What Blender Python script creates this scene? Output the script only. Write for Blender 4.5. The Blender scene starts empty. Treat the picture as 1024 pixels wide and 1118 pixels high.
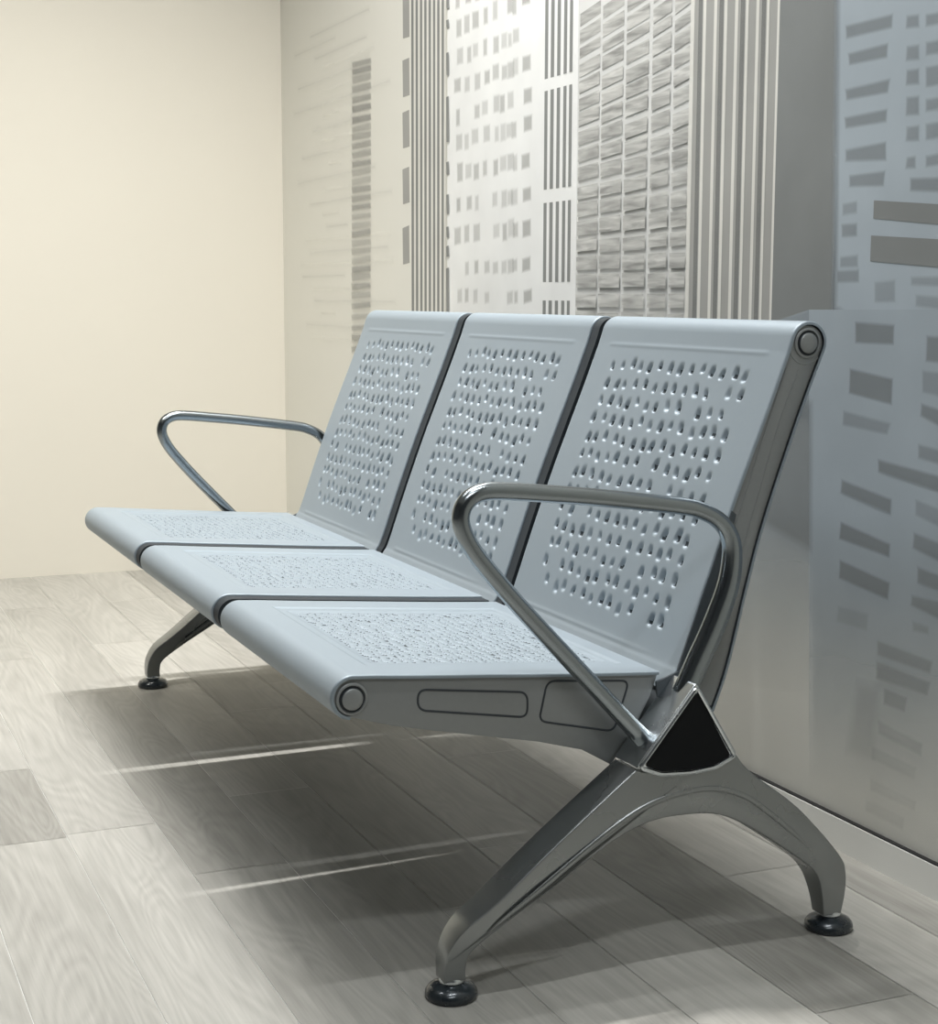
import bpy, bmesh, math, random
from mathutils import Vector, Matrix, noise
C = bpy.context.scene.collection
PI = math.pi
random.seed(11)

# colours as sRGB values, lamps and exposure
SHEET = (147, 158, 166)
PLATE = (144, 147, 147)
STEEL = (150, 157, 161)
CHROME = (146, 149, 149)
WLEFT = (214, 210, 199)
WBACK = (216, 215, 207)
WHALL = (105, 108, 111)
WCEIL = (200, 200, 196)
SKIRT = (236,236,231)
FLOOR_LO = (118, 116, 110)
FLOOR_HI = (190, 188, 181)
MC0 = (160, 160, 156)
MC1 = (136, 138, 136)
MC2 = (228, 229, 227)
MC3 = (222, 221, 214)
MC4 = (166, 176, 183)
MC5 = (130, 133, 132)
MC6 = (228, 226, 214)
MC7 = (176, 176, 172)
DIMPLE = .0085
WEAVE = .0024
EXPOSURE = -.26
# x, y, length along y, width, watts, colour, spread in degrees
LAMPS = [(-1.35, .20, 1.0, .07, 84, (1, .985, .965), 125), (-2.0, -.35, 1.3, .08, 8, (1, .95, .85), 125), (.55, -.05, 1.3, .08, 22, (.95, .98, 1), 150),
         (2.2, -.8, 1.4, .10, 40, (.93, .97, 1), 170), (-.9, -1.0, 1.4, .10, 20, (.96, .98, 1), 140)]  # both tubes here are added fill, for the near end faces and the front
# unseen spot added to brighten the left wall: place, aim, cone, watts, colour, radius
SPOTS = [((-1.0, -2.0, 3.4), (-3.43, .1, .0), 56, 340, (1, .95, .85), .12)]
MURAL = """
2 1.00 0.000 -1.971 3.49 -1.244 3.49 -1.244 0.15 -1.971 0.15
2 0.75 0.000 -1.244 3.49 -0.765 3.49 -0.765 0.15 -1.244 0.15
0 0.39 0.003 -2.706 1.594 -2.543 1.586 -2.539 1.571 -2.702 1.578
0 0.49 0.003 -2.707 1.574 -2.543 1.568 -2.54 1.55 -2.703 1.557
0 0.34 0.003 -2.707 1.554 -2.544 1.547 -2.54 1.527 -2.703 1.532
0 0.36 0.003 -2.708 1.526 -2.544 1.52 -2.541 1.501 -2.704 1.506
0 0.44 0.003 -2.708 1.495 -2.545 1.488 -2.541 1.471 -2.705 1.476
0 0.53 0.003 -2.709 1.47 -2.545 1.462 -2.541 1.445 -2.705 1.449
0 0.52 0.003 -2.709 1.438 -2.545 1.431 -2.542 1.414 -2.706 1.417
0 0.32 0.003 -2.71 1.409 -2.546 1.407 -2.542 1.388 -2.706 1.392
0 0.36 0.003 -2.711 1.389 -2.546 1.384 -2.543 1.367 -2.707 1.37
0 0.39 0.003 -2.711 1.361 -2.547 1.359 -2.543 1.341 -2.707 1.344
0 0.37 0.003 -2.712 1.336 -2.547 1.334 -2.543 1.315 -2.708 1.318
0 0.49 0.003 -2.712 1.31 -2.547 1.305 -2.544 1.289 -2.708 1.291
0 0.29 0.003 -2.713 1.286 -2.548 1.284 -2.544 1.266 -2.709 1.265
0 0.28 0.003 -2.713 1.257 -2.548 1.258 -2.545 1.24 -2.71 1.239
0 0.45 0.003 -2.714 1.236 -2.549 1.231 -2.545 1.216 -2.71 1.216
0 0.38 0.003 -2.714 1.21 -2.549 1.205 -2.545 1.19 -2.711 1.19
0 0.49 0.003 -2.715 1.183 -2.549 1.181 -2.546 1.166 -2.711 1.166
0 0.34 0.003 -2.715 1.154 -2.55 1.154 -2.546 1.14 -2.712 1.139
0 0.29 0.003 -2.716 1.13 -2.55 1.128 -2.547 1.114 -2.712 1.11
0 0.49 0.003 -2.717 1.105 -2.551 1.108 -2.547 1.09 -2.713 1.087
0 0.29 0.003 -2.717 1.078 -2.551 1.078 -2.547 1.064 -2.713 1.059
0 0.29 0.003 -2.718 1.053 -2.551 1.054 -2.548 1.04 -2.714 1.036
0 0.32 0.003 -2.718 1.025 -2.552 1.031 -2.548 1.013 -2.714 1.008
0 0.52 0.003 -2.719 1.001 -2.552 1.003 -2.549 0.987 -2.715 0.981
0 0.34 0.003 -2.719 0.981 -2.553 0.98 -2.549 0.966 -2.715 0.958
0 0.50 0.003 -2.72 0.952 -2.553 0.953 -2.549 0.939 -2.716 0.932
0 0.35 0.003 -2.72 0.926 -2.553 0.927 -2.55 0.912 -2.717 0.906
0 0.46 0.003 -2.721 0.892 -2.554 0.897 -2.55 0.883 -2.717 0.876
0 0.30 0.003 -2.722 0.859 -2.554 0.864 -2.551 0.851 -2.718 0.842
0 0.34 0.003 -2.722 0.826 -2.555 0.833 -2.551 0.819 -2.719 0.811
0 0.50 0.003 -2.723 0.8 -2.555 0.803 -2.552 0.789 -2.719 0.779
0 0.46 0.003 -2.724 0.764 -2.556 0.77 -2.552 0.757 -2.72 0.745
0 0.12 0.010 -2.71 1.599 -2.549 1.599 -2.549 0.747 -2.71 0.747
0 0.06 0.009 -3.112 1.729 -2.553 1.729 -2.553 1.717 -3.112 1.717
6 0.06 0.009 -3.279 1.693 -2.858 1.693 -2.858 1.681 -3.279 1.681
0 0.06 0.009 -3.067 1.656 -2.575 1.656 -2.575 1.644 -3.067 1.644
6 0.06 0.009 -2.972 1.619 -2.505 1.619 -2.505 1.607 -2.972 1.607
0 0.06 0.009 -3.236 1.583 -2.65 1.583 -2.65 1.571 -3.236 1.571
6 0.06 0.009 -3.006 1.546 -2.555 1.546 -2.555 1.534 -3.006 1.534
0 0.06 0.009 -3.285 1.509 -2.377 1.509 -2.377 1.497 -3.285 1.497
6 0.06 0.009 -2.985 1.472 -2.825 1.472 -2.825 1.46 -2.985 1.46
0 0.06 0.009 -3.086 1.435 -2.639 1.435 -2.639 1.423 -3.086 1.423
6 0.06 0.009 -2.999 1.397 -2.682 1.397 -2.682 1.385 -2.999 1.385
0 0.06 0.009 -3.2 1.36 -2.576 1.36 -2.576 1.348 -3.2 1.348
6 0.06 0.009 -2.937 1.323 -2.818 1.323 -2.818 1.311 -2.937 1.311
0 0.06 0.009 -3.245 1.285 -2.498 1.285 -2.498 1.273 -3.245 1.273
6 0.06 0.009 -2.965 1.247 -2.561 1.247 -2.561 1.235 -2.965 1.235
0 0.06 0.009 -3.126 1.21 -2.366 1.21 -2.366 1.198 -3.126 1.198
6 0.06 0.009 -3.003 1.172 -2.837 1.172 -2.837 1.16 -3.003 1.16
0 0.06 0.009 -2.966 1.134 -2.754 1.134 -2.754 1.122 -2.966 1.122
6 0.06 0.009 -3.174 1.096 -2.377 1.096 -2.377 1.084 -3.174 1.084
0 0.06 0.009 -3.13 1.058 -2.398 1.058 -2.398 1.046 -3.13 1.046
6 0.06 0.009 -3.225 1.02 -2.357 1.02 -2.357 1.008 -3.225 1.008
0 0.06 0.009 -3.222 0.982 -2.783 0.982 -2.783 0.97 -3.222 0.97
6 0.06 0.009 -3.103 0.943 -2.665 0.943 -2.665 0.931 -3.103 0.931
0 0.06 0.009 -3.086 0.905 -2.341 0.905 -2.341 0.893 -3.086 0.893
6 0.06 0.009 -3.026 0.866 -2.877 0.866 -2.877 0.854 -3.026 0.854
0 0.06 0.009 -3.171 0.828 -2.542 0.828 -2.542 0.816 -3.171 0.816
6 0.06 0.009 -3.106 0.789 -2.444 0.789 -2.444 0.777 -3.106 0.777
0 0.95 0.000 -2.289 1.747 -2.239 1.746 -2.237 1.601 -2.287 1.603
0 0.95 0.000 -2.291 1.546 -2.24 1.547 -2.237 1.449 -2.288 1.449
0 0.95 0.000 -2.292 1.408 -2.241 1.411 -2.238 1.314 -2.289 1.313
0 0.95 0.000 -2.293 1.257 -2.242 1.261 -2.239 1.166 -2.29 1.163
0 0.95 0.000 -2.294 1.099 -2.243 1.105 -2.24 1.004 -2.291 1
1 0.85 0.000 -2.225 3.49 -2.207 3.49 -2.207 0.15 -2.225 0.15
3 0.90 0.000 -2.207 3.49 -2.193 3.49 -2.193 0.15 -2.207 0.15
1 0.85 0.000 -2.192 3.49 -2.175 3.49 -2.175 0.15 -2.192 0.15
3 0.90 0.000 -2.175 3.49 -2.161 3.49 -2.161 0.15 -2.175 0.15
1 0.85 0.000 -2.16 3.49 -2.143 3.49 -2.143 0.15 -2.16 0.15
3 0.90 0.000 -2.143 3.49 -2.129 3.49 -2.129 0.15 -2.143 0.15
1 0.85 0.000 -2.129 3.49 -2.112 3.49 -2.112 0.15 -2.129 0.15
3 0.90 0.000 -2.112 3.49 -2.098 3.49 -2.098 0.15 -2.112 0.15
1 0.85 0.000 -2.098 3.49 -2.081 3.49 -2.081 0.15 -2.098 0.15
3 0.90 0.000 -2.081 3.49 -2.067 3.49 -2.067 0.15 -2.081 0.15
1 0.85 0.000 -2.067 3.49 -2.051 3.49 -2.051 0.15 -2.067 0.15
3 0.90 0.000 -2.051 3.49 -2.037 3.49 -2.037 0.15 -2.051 0.15
1 0.85 0.000 -2.037 3.49 -2.021 3.49 -2.021 0.15 -2.037 0.15
3 0.90 0.000 -2.021 3.49 -2.007 3.49 -2.007 0.15 -2.021 0.15
1 0.85 0.000 -2.007 3.49 -1.991 3.49 -1.991 0.15 -2.007 0.15
3 0.90 0.000 -1.991 3.49 -1.978 3.49 -1.978 0.15 -1.991 0.15
1 1.00 0.000 -1.977 1.721 -1.961 1.72 -1.957 1.631 -1.974 1.633
1 1.00 0.000 -1.977 1.604 -1.96 1.604 -1.957 1.584 -1.973 1.586
1 1.00 0.000 -1.976 1.524 -1.96 1.524 -1.957 1.467 -1.973 1.469
1 1.00 0.000 -1.976 1.415 -1.96 1.416 -1.956 1.302 -1.973 1.303
1 1.00 0.000 -1.976 1.253 -1.959 1.254 -1.956 1.222 -1.973 1.223
1 1.00 0.000 -1.975 1.171 -1.959 1.172 -1.956 1.123 -1.972 1.124
1 1.00 0.000 -1.975 1.09 -1.959 1.091 -1.956 1.064 -1.972 1.064
1 1.00 0.000 -1.975 1.041 -1.959 1.043 -1.955 1.015 -1.972 1.015
1 1.00 0.000 -1.975 0.985 -1.958 0.987 -1.955 0.873 -1.972 0.873
0 0.32 0.004 -1.918 1.652 -1.893 1.651 -1.893 1.622 -1.918 1.623
0 0.35 0.004 -1.855 1.653 -1.822 1.652 -1.822 1.624 -1.855 1.626
0 0.30 0.004 -1.796 1.65 -1.77 1.649 -1.77 1.62 -1.795 1.621
0 0.22 0.004 -1.752 1.651 -1.719 1.649 -1.718 1.624 -1.752 1.626
0 0.29 0.004 -1.635 1.655 -1.614 1.654 -1.614 1.626 -1.635 1.627
0 0.23 0.004 -1.602 1.649 -1.582 1.648 -1.582 1.624 -1.601 1.625
0 0.35 0.004 -1.578 1.656 -1.555 1.655 -1.555 1.633 -1.577 1.634
0 0.40 0.004 -1.521 1.654 -1.48 1.651 -1.48 1.625 -1.521 1.627
0 0.32 0.004 -1.912 1.594 -1.881 1.593 -1.881 1.552 -1.912 1.553
0 0.30 0.004 -1.863 1.597 -1.83 1.596 -1.83 1.554 -1.863 1.555
0 0.34 0.004 -1.812 1.598 -1.774 1.596 -1.774 1.558 -1.811 1.559
0 0.36 0.004 -1.744 1.597 -1.721 1.596 -1.72 1.559 -1.743 1.559
0 0.27 0.004 -1.69 1.603 -1.664 1.602 -1.664 1.56 -1.69 1.561
0 0.35 0.004 -1.608 1.602 -1.578 1.601 -1.577 1.562 -1.607 1.563
0 0.35 0.004 -1.577 1.598 -1.559 1.598 -1.558 1.555 -1.577 1.556
0 0.40 0.004 -1.527 1.602 -1.486 1.6 -1.486 1.568 -1.527 1.569
0 0.24 0.004 -1.909 1.524 -1.871 1.524 -1.87 1.486 -1.909 1.487
0 0.29 0.004 -1.844 1.519 -1.82 1.519 -1.82 1.482 -1.843 1.482
0 0.21 0.004 -1.808 1.522 -1.778 1.521 -1.778 1.491 -1.807 1.491
0 0.34 0.004 -1.745 1.524 -1.724 1.524 -1.724 1.486 -1.744 1.486
0 0.32 0.004 -1.686 1.521 -1.656 1.52 -1.655 1.483 -1.686 1.483
0 0.22 0.004 -1.64 1.522 -1.609 1.522 -1.609 1.488 -1.64 1.489
0 0.24 0.004 -1.602 1.517 -1.583 1.516 -1.582 1.487 -1.601 1.487
0 0.27 0.004 -1.575 1.523 -1.543 1.522 -1.542 1.492 -1.575 1.492
0 0.34 0.004 -1.926 1.452 -1.885 1.452 -1.885 1.42 -1.926 1.42
0 0.23 0.004 -1.859 1.449 -1.828 1.449 -1.828 1.414 -1.859 1.414
0 0.26 0.004 -1.797 1.45 -1.763 1.45 -1.763 1.412 -1.796 1.411
0 0.35 0.004 -1.737 1.449 -1.707 1.449 -1.707 1.419 -1.737 1.419
0 0.30 0.004 -1.689 1.457 -1.654 1.457 -1.654 1.423 -1.689 1.423
0 0.30 0.004 -1.636 1.449 -1.606 1.448 -1.606 1.418 -1.636 1.417
0 0.31 0.004 -1.603 1.452 -1.569 1.452 -1.568 1.416 -1.602 1.416
0 0.21 0.004 -1.572 1.457 -1.546 1.456 -1.545 1.42 -1.572 1.42
0 0.40 0.004 -1.522 1.454 -1.481 1.454 -1.48 1.422 -1.522 1.422
0 0.31 0.004 -1.913 1.377 -1.891 1.377 -1.891 1.337 -1.913 1.337
0 0.30 0.004 -1.797 1.375 -1.767 1.375 -1.767 1.344 -1.797 1.344
0 0.22 0.004 -1.751 1.379 -1.718 1.379 -1.718 1.348 -1.751 1.348
0 0.26 0.004 -1.683 1.385 -1.651 1.385 -1.65 1.347 -1.683 1.347
0 0.34 0.004 -1.646 1.382 -1.62 1.382 -1.62 1.343 -1.645 1.342
0 0.23 0.004 -1.603 1.384 -1.571 1.384 -1.57 1.348 -1.602 1.347
0 0.40 0.004 -1.514 1.381 -1.473 1.381 -1.473 1.35 -1.514 1.349
0 0.24 0.004 -1.913 1.314 -1.875 1.315 -1.875 1.278 -1.913 1.276
0 0.22 0.004 -1.859 1.311 -1.834 1.312 -1.833 1.275 -1.859 1.274
0 0.23 0.004 -1.814 1.319 -1.775 1.319 -1.774 1.285 -1.813 1.284
0 0.25 0.004 -1.742 1.32 -1.705 1.321 -1.705 1.284 -1.741 1.283
0 0.22 0.004 -1.675 1.313 -1.654 1.313 -1.653 1.279 -1.675 1.278
0 0.21 0.004 -1.642 1.315 -1.614 1.316 -1.613 1.277 -1.642 1.276
0 0.23 0.004 -1.609 1.313 -1.578 1.314 -1.578 1.282 -1.609 1.281
0 0.30 0.004 -1.577 1.313 -1.554 1.313 -1.553 1.279 -1.577 1.278
0 0.40 0.004 -1.513 1.32 -1.471 1.321 -1.471 1.289 -1.512 1.287
0 0.34 0.004 -1.906 1.244 -1.871 1.245 -1.871 1.2 -1.905 1.199
0 0.22 0.004 -1.853 1.238 -1.816 1.239 -1.816 1.205 -1.853 1.203
0 0.33 0.004 -1.801 1.234 -1.77 1.236 -1.77 1.199 -1.8 1.197
0 0.29 0.004 -1.744 1.238 -1.722 1.239 -1.721 1.204 -1.744 1.203
0 0.35 0.004 -1.682 1.235 -1.657 1.237 -1.656 1.201 -1.681 1.199
0 0.23 0.004 -1.644 1.241 -1.608 1.243 -1.608 1.209 -1.644 1.207
0 0.25 0.004 -1.602 1.243 -1.567 1.244 -1.566 1.208 -1.601 1.206
0 0.26 0.004 -1.569 1.238 -1.549 1.239 -1.548 1.204 -1.568 1.203
0 0.40 0.004 -1.524 1.235 -1.482 1.237 -1.481 1.206 -1.523 1.204
0 0.34 0.004 -1.909 1.158 -1.886 1.159 -1.885 1.126 -1.909 1.124
0 0.30 0.004 -1.844 1.158 -1.814 1.16 -1.813 1.128 -1.844 1.126
0 0.22 0.004 -1.792 1.157 -1.772 1.159 -1.772 1.124 -1.792 1.123
0 0.23 0.004 -1.687 1.159 -1.66 1.161 -1.66 1.129 -1.687 1.127
0 0.24 0.004 -1.634 1.16 -1.606 1.162 -1.605 1.124 -1.634 1.122
0 0.23 0.004 -1.6 1.158 -1.572 1.16 -1.572 1.128 -1.599 1.126
0 0.22 0.004 -1.578 1.158 -1.545 1.161 -1.545 1.127 -1.578 1.124
0 0.40 0.004 -1.516 1.158 -1.474 1.161 -1.473 1.133 -1.515 1.13
0 0.29 0.004 -1.923 1.084 -1.883 1.087 -1.882 1.046 -1.923 1.043
0 0.28 0.004 -1.859 1.088 -1.829 1.091 -1.829 1.049 -1.859 1.047
0 0.27 0.004 -1.801 1.088 -1.763 1.091 -1.762 1.05 -1.801 1.047
0 0.21 0.004 -1.681 1.083 -1.647 1.086 -1.646 1.055 -1.681 1.052
0 0.33 0.004 -1.627 1.083 -1.604 1.085 -1.603 1.046 -1.626 1.044
0 0.20 0.004 -1.596 1.092 -1.562 1.095 -1.561 1.055 -1.596 1.052
0 0.31 0.004 -1.567 1.082 -1.542 1.084 -1.541 1.053 -1.567 1.051
0 0.40 0.004 -1.516 1.085 -1.474 1.088 -1.473 1.053 -1.515 1.049
0 0.25 0.004 -1.854 0.998 -1.831 1 -1.831 0.968 -1.853 0.966
0 0.35 0.004 -1.794 1 -1.772 1.002 -1.772 0.971 -1.794 0.969
0 0.26 0.004 -1.733 0.997 -1.704 1 -1.703 0.972 -1.733 0.969
0 0.23 0.004 -1.682 0.994 -1.654 0.997 -1.653 0.97 -1.682 0.967
0 0.23 0.004 -1.632 0.996 -1.604 0.999 -1.604 0.97 -1.632 0.967
0 0.25 0.004 -1.597 0.999 -1.566 1.002 -1.565 0.97 -1.596 0.967
0 0.28 0.004 -1.568 0.998 -1.545 1.001 -1.544 0.974 -1.567 0.972
0 0.40 0.004 -1.516 0.999 -1.474 1.004 -1.474 0.975 -1.516 0.97
0 0.22 0.004 -1.903 0.93 -1.875 0.933 -1.875 0.9 -1.903 0.897
0 0.30 0.004 -1.854 0.932 -1.833 0.934 -1.833 0.901 -1.854 0.899
0 0.24 0.004 -1.801 0.929 -1.776 0.932 -1.776 0.899 -1.801 0.896
0 0.22 0.004 -1.731 0.922 -1.706 0.925 -1.705 0.9 -1.73 0.897
0 0.25 0.004 -1.6 0.923 -1.568 0.927 -1.568 0.899 -1.599 0.895
0 0.29 0.004 -1.558 0.925 -1.541 0.927 -1.54 0.9 -1.558 0.898
0 0.40 0.004 -1.507 0.926 -1.465 0.931 -1.464 0.904 -1.506 0.898
1 0.95 0.000 -1.406 1.719 -1.39 1.719 -1.39 1.391 -1.406 1.391
1 0.95 0.000 -1.376 1.719 -1.359 1.719 -1.359 1.391 -1.376 1.391
1 0.95 0.000 -1.344 1.719 -1.328 1.719 -1.328 1.391 -1.344 1.391
1 0.95 0.000 -1.312 1.719 -1.297 1.719 -1.297 1.391 -1.312 1.391
1 0.95 0.000 -1.284 1.719 -1.27 1.719 -1.27 1.391 -1.284 1.391
1 0.95 0.000 -1.406 1.365 -1.39 1.365 -1.39 1.15 -1.406 1.15
1 0.95 0.000 -1.376 1.365 -1.359 1.365 -1.359 1.15 -1.376 1.15
1 0.95 0.000 -1.344 1.365 -1.328 1.365 -1.328 1.15 -1.344 1.15
1 0.95 0.000 -1.312 1.365 -1.297 1.365 -1.297 1.15 -1.312 1.15
1 0.95 0.000 -1.284 1.365 -1.27 1.365 -1.27 1.15 -1.284 1.15
1 0.95 0.000 -1.406 1.121 -1.39 1.121 -1.39 0.946 -1.406 0.946
1 0.95 0.000 -1.376 1.121 -1.359 1.121 -1.359 0.946 -1.376 0.946
1 0.95 0.000 -1.344 1.121 -1.328 1.121 -1.328 0.946 -1.344 0.946
1 0.95 0.000 -1.312 1.121 -1.297 1.121 -1.297 0.946 -1.312 0.946
1 0.95 0.000 -1.284 1.121 -1.27 1.121 -1.27 0.946 -1.284 0.946
1 0.95 0.000 -1.406 0.905 -1.39 0.905 -1.39 0.815 -1.406 0.815
1 0.95 0.000 -1.376 0.905 -1.359 0.905 -1.359 0.815 -1.376 0.815
1 0.95 0.000 -1.344 0.905 -1.328 0.905 -1.328 0.815 -1.344 0.815
1 0.95 0.000 -1.312 0.905 -1.297 0.905 -1.297 0.815 -1.312 0.815
1 0.95 0.000 -1.284 0.905 -1.27 0.905 -1.27 0.815 -1.284 0.815
7 0.73 0.000 -1.236 1.505 -1.143 1.519 -1.143 1.492 -1.236 1.478
7 0.76 0.000 -1.133 1.505 -1.042 1.519 -1.042 1.492 -1.133 1.478
7 0.79 0.000 -1.03 1.503 -0.939 1.517 -0.939 1.49 -1.03 1.476
7 0.84 0.000 -0.924 1.504 -0.853 1.518 -0.853 1.49 -0.924 1.476
7 0.93 0.000 -0.841 1.507 -0.782 1.521 -0.782 1.494 -0.841 1.48
7 0.80 0.000 -1.236 1.471 -1.143 1.484 -1.143 1.456 -1.236 1.443
7 0.97 0.000 -1.133 1.47 -1.042 1.483 -1.042 1.455 -1.133 1.442
7 0.97 0.000 -1.03 1.468 -0.939 1.481 -0.939 1.453 -1.03 1.44
7 0.98 0.000 -0.924 1.466 -0.853 1.479 -0.853 1.451 -0.924 1.438
7 0.99 0.000 -0.841 1.471 -0.782 1.484 -0.782 1.456 -0.841 1.443
7 0.91 0.000 -1.236 1.434 -1.143 1.447 -1.143 1.426 -1.236 1.414
7 0.92 0.000 -1.133 1.432 -1.042 1.444 -1.042 1.424 -1.133 1.412
7 0.87 0.000 -1.03 1.435 -0.939 1.447 -0.939 1.427 -1.03 1.414
7 0.98 0.000 -0.924 1.433 -0.853 1.445 -0.853 1.425 -0.924 1.413
7 0.80 0.000 -0.841 1.431 -0.782 1.443 -0.782 1.423 -0.841 1.411
7 0.96 0.000 -1.236 1.401 -1.143 1.412 -1.143 1.385 -1.236 1.374
7 0.90 0.000 -1.133 1.404 -1.042 1.416 -1.042 1.388 -1.133 1.377
7 0.76 0.000 -1.03 1.402 -0.939 1.413 -0.939 1.386 -1.03 1.375
7 0.96 0.000 -0.924 1.404 -0.853 1.415 -0.853 1.387 -0.924 1.376
7 0.83 0.000 -0.841 1.403 -0.782 1.414 -0.782 1.387 -0.841 1.375
7 0.95 0.000 -1.236 1.366 -1.143 1.377 -1.143 1.351 -1.236 1.341
7 0.96 0.000 -1.133 1.365 -1.042 1.375 -1.042 1.349 -1.133 1.339
7 0.91 0.000 -1.03 1.364 -0.939 1.374 -0.939 1.348 -1.03 1.338
7 0.84 0.000 -0.924 1.369 -0.853 1.379 -0.853 1.353 -0.924 1.343
7 0.78 0.000 -0.841 1.368 -0.782 1.379 -0.782 1.353 -0.841 1.343
7 0.81 0.000 -1.236 1.33 -1.143 1.339 -1.143 1.315 -1.236 1.306
7 0.92 0.000 -1.133 1.331 -1.042 1.34 -1.042 1.316 -1.133 1.306
7 0.90 0.000 -1.03 1.333 -0.939 1.342 -0.939 1.317 -1.03 1.308
7 0.93 0.000 -0.924 1.335 -0.853 1.344 -0.853 1.32 -0.924 1.311
7 0.99 0.000 -0.841 1.334 -0.782 1.343 -0.782 1.319 -0.841 1.309
7 0.92 0.000 -1.236 1.301 -1.143 1.309 -1.143 1.281 -1.236 1.273
7 0.85 0.000 -1.133 1.297 -1.042 1.306 -1.042 1.278 -1.133 1.269
7 0.94 0.000 -1.03 1.3 -0.939 1.308 -0.939 1.28 -1.03 1.272
7 0.92 0.000 -0.924 1.301 -0.853 1.309 -0.853 1.281 -0.924 1.273
7 0.78 0.000 -0.841 1.299 -0.782 1.308 -0.782 1.28 -0.841 1.271
7 0.76 0.000 -1.236 1.261 -1.143 1.268 -1.143 1.24 -1.236 1.233
7 0.75 0.000 -1.133 1.261 -1.042 1.269 -1.042 1.241 -1.133 1.233
7 0.99 0.000 -1.03 1.257 -0.939 1.265 -0.939 1.237 -1.03 1.229
7 0.79 0.000 -0.924 1.263 -0.853 1.27 -0.853 1.242 -0.924 1.234
7 0.95 0.000 -0.841 1.258 -0.782 1.265 -0.782 1.237 -0.841 1.229
7 0.75 0.000 -1.236 1.224 -1.143 1.231 -1.143 1.204 -1.236 1.198
7 0.95 0.000 -1.133 1.224 -1.042 1.231 -1.042 1.204 -1.133 1.198
7 0.78 0.000 -1.03 1.223 -0.939 1.23 -0.939 1.203 -1.03 1.196
7 0.72 0.000 -0.924 1.22 -0.853 1.226 -0.853 1.2 -0.924 1.193
7 0.92 0.000 -0.841 1.222 -0.782 1.229 -0.782 1.202 -0.841 1.196
7 0.77 0.000 -1.236 1.187 -1.143 1.192 -1.143 1.164 -1.236 1.158
7 0.72 0.000 -1.133 1.188 -1.042 1.193 -1.042 1.165 -1.133 1.159
7 0.75 0.000 -1.03 1.187 -0.939 1.192 -0.939 1.163 -1.03 1.158
7 0.76 0.000 -0.924 1.183 -0.853 1.189 -0.853 1.16 -0.924 1.154
7 0.77 0.000 -0.841 1.188 -0.782 1.193 -0.782 1.165 -0.841 1.159
7 0.84 0.000 -1.236 1.145 -1.143 1.149 -1.143 1.123 -1.236 1.119
7 0.87 0.000 -1.133 1.147 -1.042 1.151 -1.042 1.125 -1.133 1.121
7 0.91 0.000 -1.03 1.148 -0.939 1.153 -0.939 1.127 -1.03 1.122
7 0.80 0.000 -0.924 1.15 -0.853 1.155 -0.853 1.129 -0.924 1.124
7 0.74 0.000 -0.841 1.148 -0.782 1.153 -0.782 1.127 -0.841 1.122
7 0.73 0.000 -1.236 1.111 -1.143 1.114 -1.143 1.086 -1.236 1.082
7 0.80 0.000 -1.133 1.114 -1.042 1.118 -1.042 1.09 -1.133 1.086
7 0.96 0.000 -1.03 1.113 -0.939 1.117 -0.939 1.089 -1.03 1.085
7 0.76 0.000 -0.924 1.111 -0.853 1.115 -0.853 1.087 -0.924 1.083
7 0.85 0.000 -0.841 1.111 -0.782 1.114 -0.782 1.086 -0.841 1.082
7 0.72 0.000 -1.236 1.073 -1.143 1.076 -1.143 1.046 -1.236 1.043
7 0.89 0.000 -1.133 1.076 -1.042 1.079 -1.042 1.049 -1.133 1.046
7 0.95 0.000 -1.03 1.076 -0.939 1.079 -0.939 1.049 -1.03 1.046
7 0.95 0.000 -0.924 1.075 -0.853 1.078 -0.853 1.048 -0.924 1.045
7 0.83 0.000 -0.841 1.075 -0.782 1.078 -0.782 1.048 -0.841 1.045
7 0.98 0.000 -1.236 1.036 -1.143 1.038 -1.143 1.011 -1.236 1.009
7 0.74 0.000 -1.133 1.032 -1.042 1.034 -1.042 1.007 -1.133 1.005
7 0.84 0.000 -1.03 1.032 -0.939 1.034 -0.939 1.007 -1.03 1.006
7 0.86 0.000 -0.924 1.036 -0.853 1.038 -0.853 1.012 -0.924 1.01
7 0.81 0.000 -0.841 1.036 -0.782 1.038 -0.782 1.012 -0.841 1.01
7 0.77 0.000 -1.236 0.998 -1.143 0.999 -1.143 0.971 -1.236 0.97
7 0.78 0.000 -1.133 0.999 -1.042 1 -1.042 0.972 -1.133 0.971
7 0.82 0.000 -1.03 0.995 -0.939 0.996 -0.939 0.968 -1.03 0.967
7 0.96 0.000 -0.924 0.998 -0.853 0.999 -0.853 0.971 -0.924 0.97
7 0.98 0.000 -0.841 0.997 -0.782 0.997 -0.782 0.969 -0.841 0.968
7 0.75 0.000 -1.236 0.961 -1.143 0.961 -1.143 0.933 -1.236 0.933
7 0.98 0.000 -1.133 0.961 -1.042 0.961 -1.042 0.932 -1.133 0.932
7 0.91 0.000 -1.03 0.962 -0.939 0.962 -0.939 0.934 -1.03 0.934
7 0.86 0.000 -0.924 0.959 -0.853 0.959 -0.853 0.93 -0.924 0.93
7 0.88 0.000 -0.841 0.961 -0.782 0.961 -0.782 0.932 -0.841 0.932
7 0.97 0.000 -1.236 0.918 -1.143 0.918 -1.143 0.891 -1.236 0.891
7 0.72 0.000 -1.133 0.92 -1.042 0.92 -1.042 0.893 -1.133 0.893
7 0.72 0.000 -1.03 0.919 -0.939 0.919 -0.939 0.891 -1.03 0.891
7 0.73 0.000 -0.924 0.92 -0.853 0.92 -0.853 0.892 -0.924 0.892
7 0.78 0.000 -0.841 0.92 -0.782 0.92 -0.782 0.893 -0.841 0.893
7 0.93 0.000 -1.236 0.884 -1.143 0.884 -1.143 0.857 -1.236 0.857
7 0.94 0.000 -1.133 0.88 -1.042 0.88 -1.042 0.854 -1.133 0.854
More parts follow.
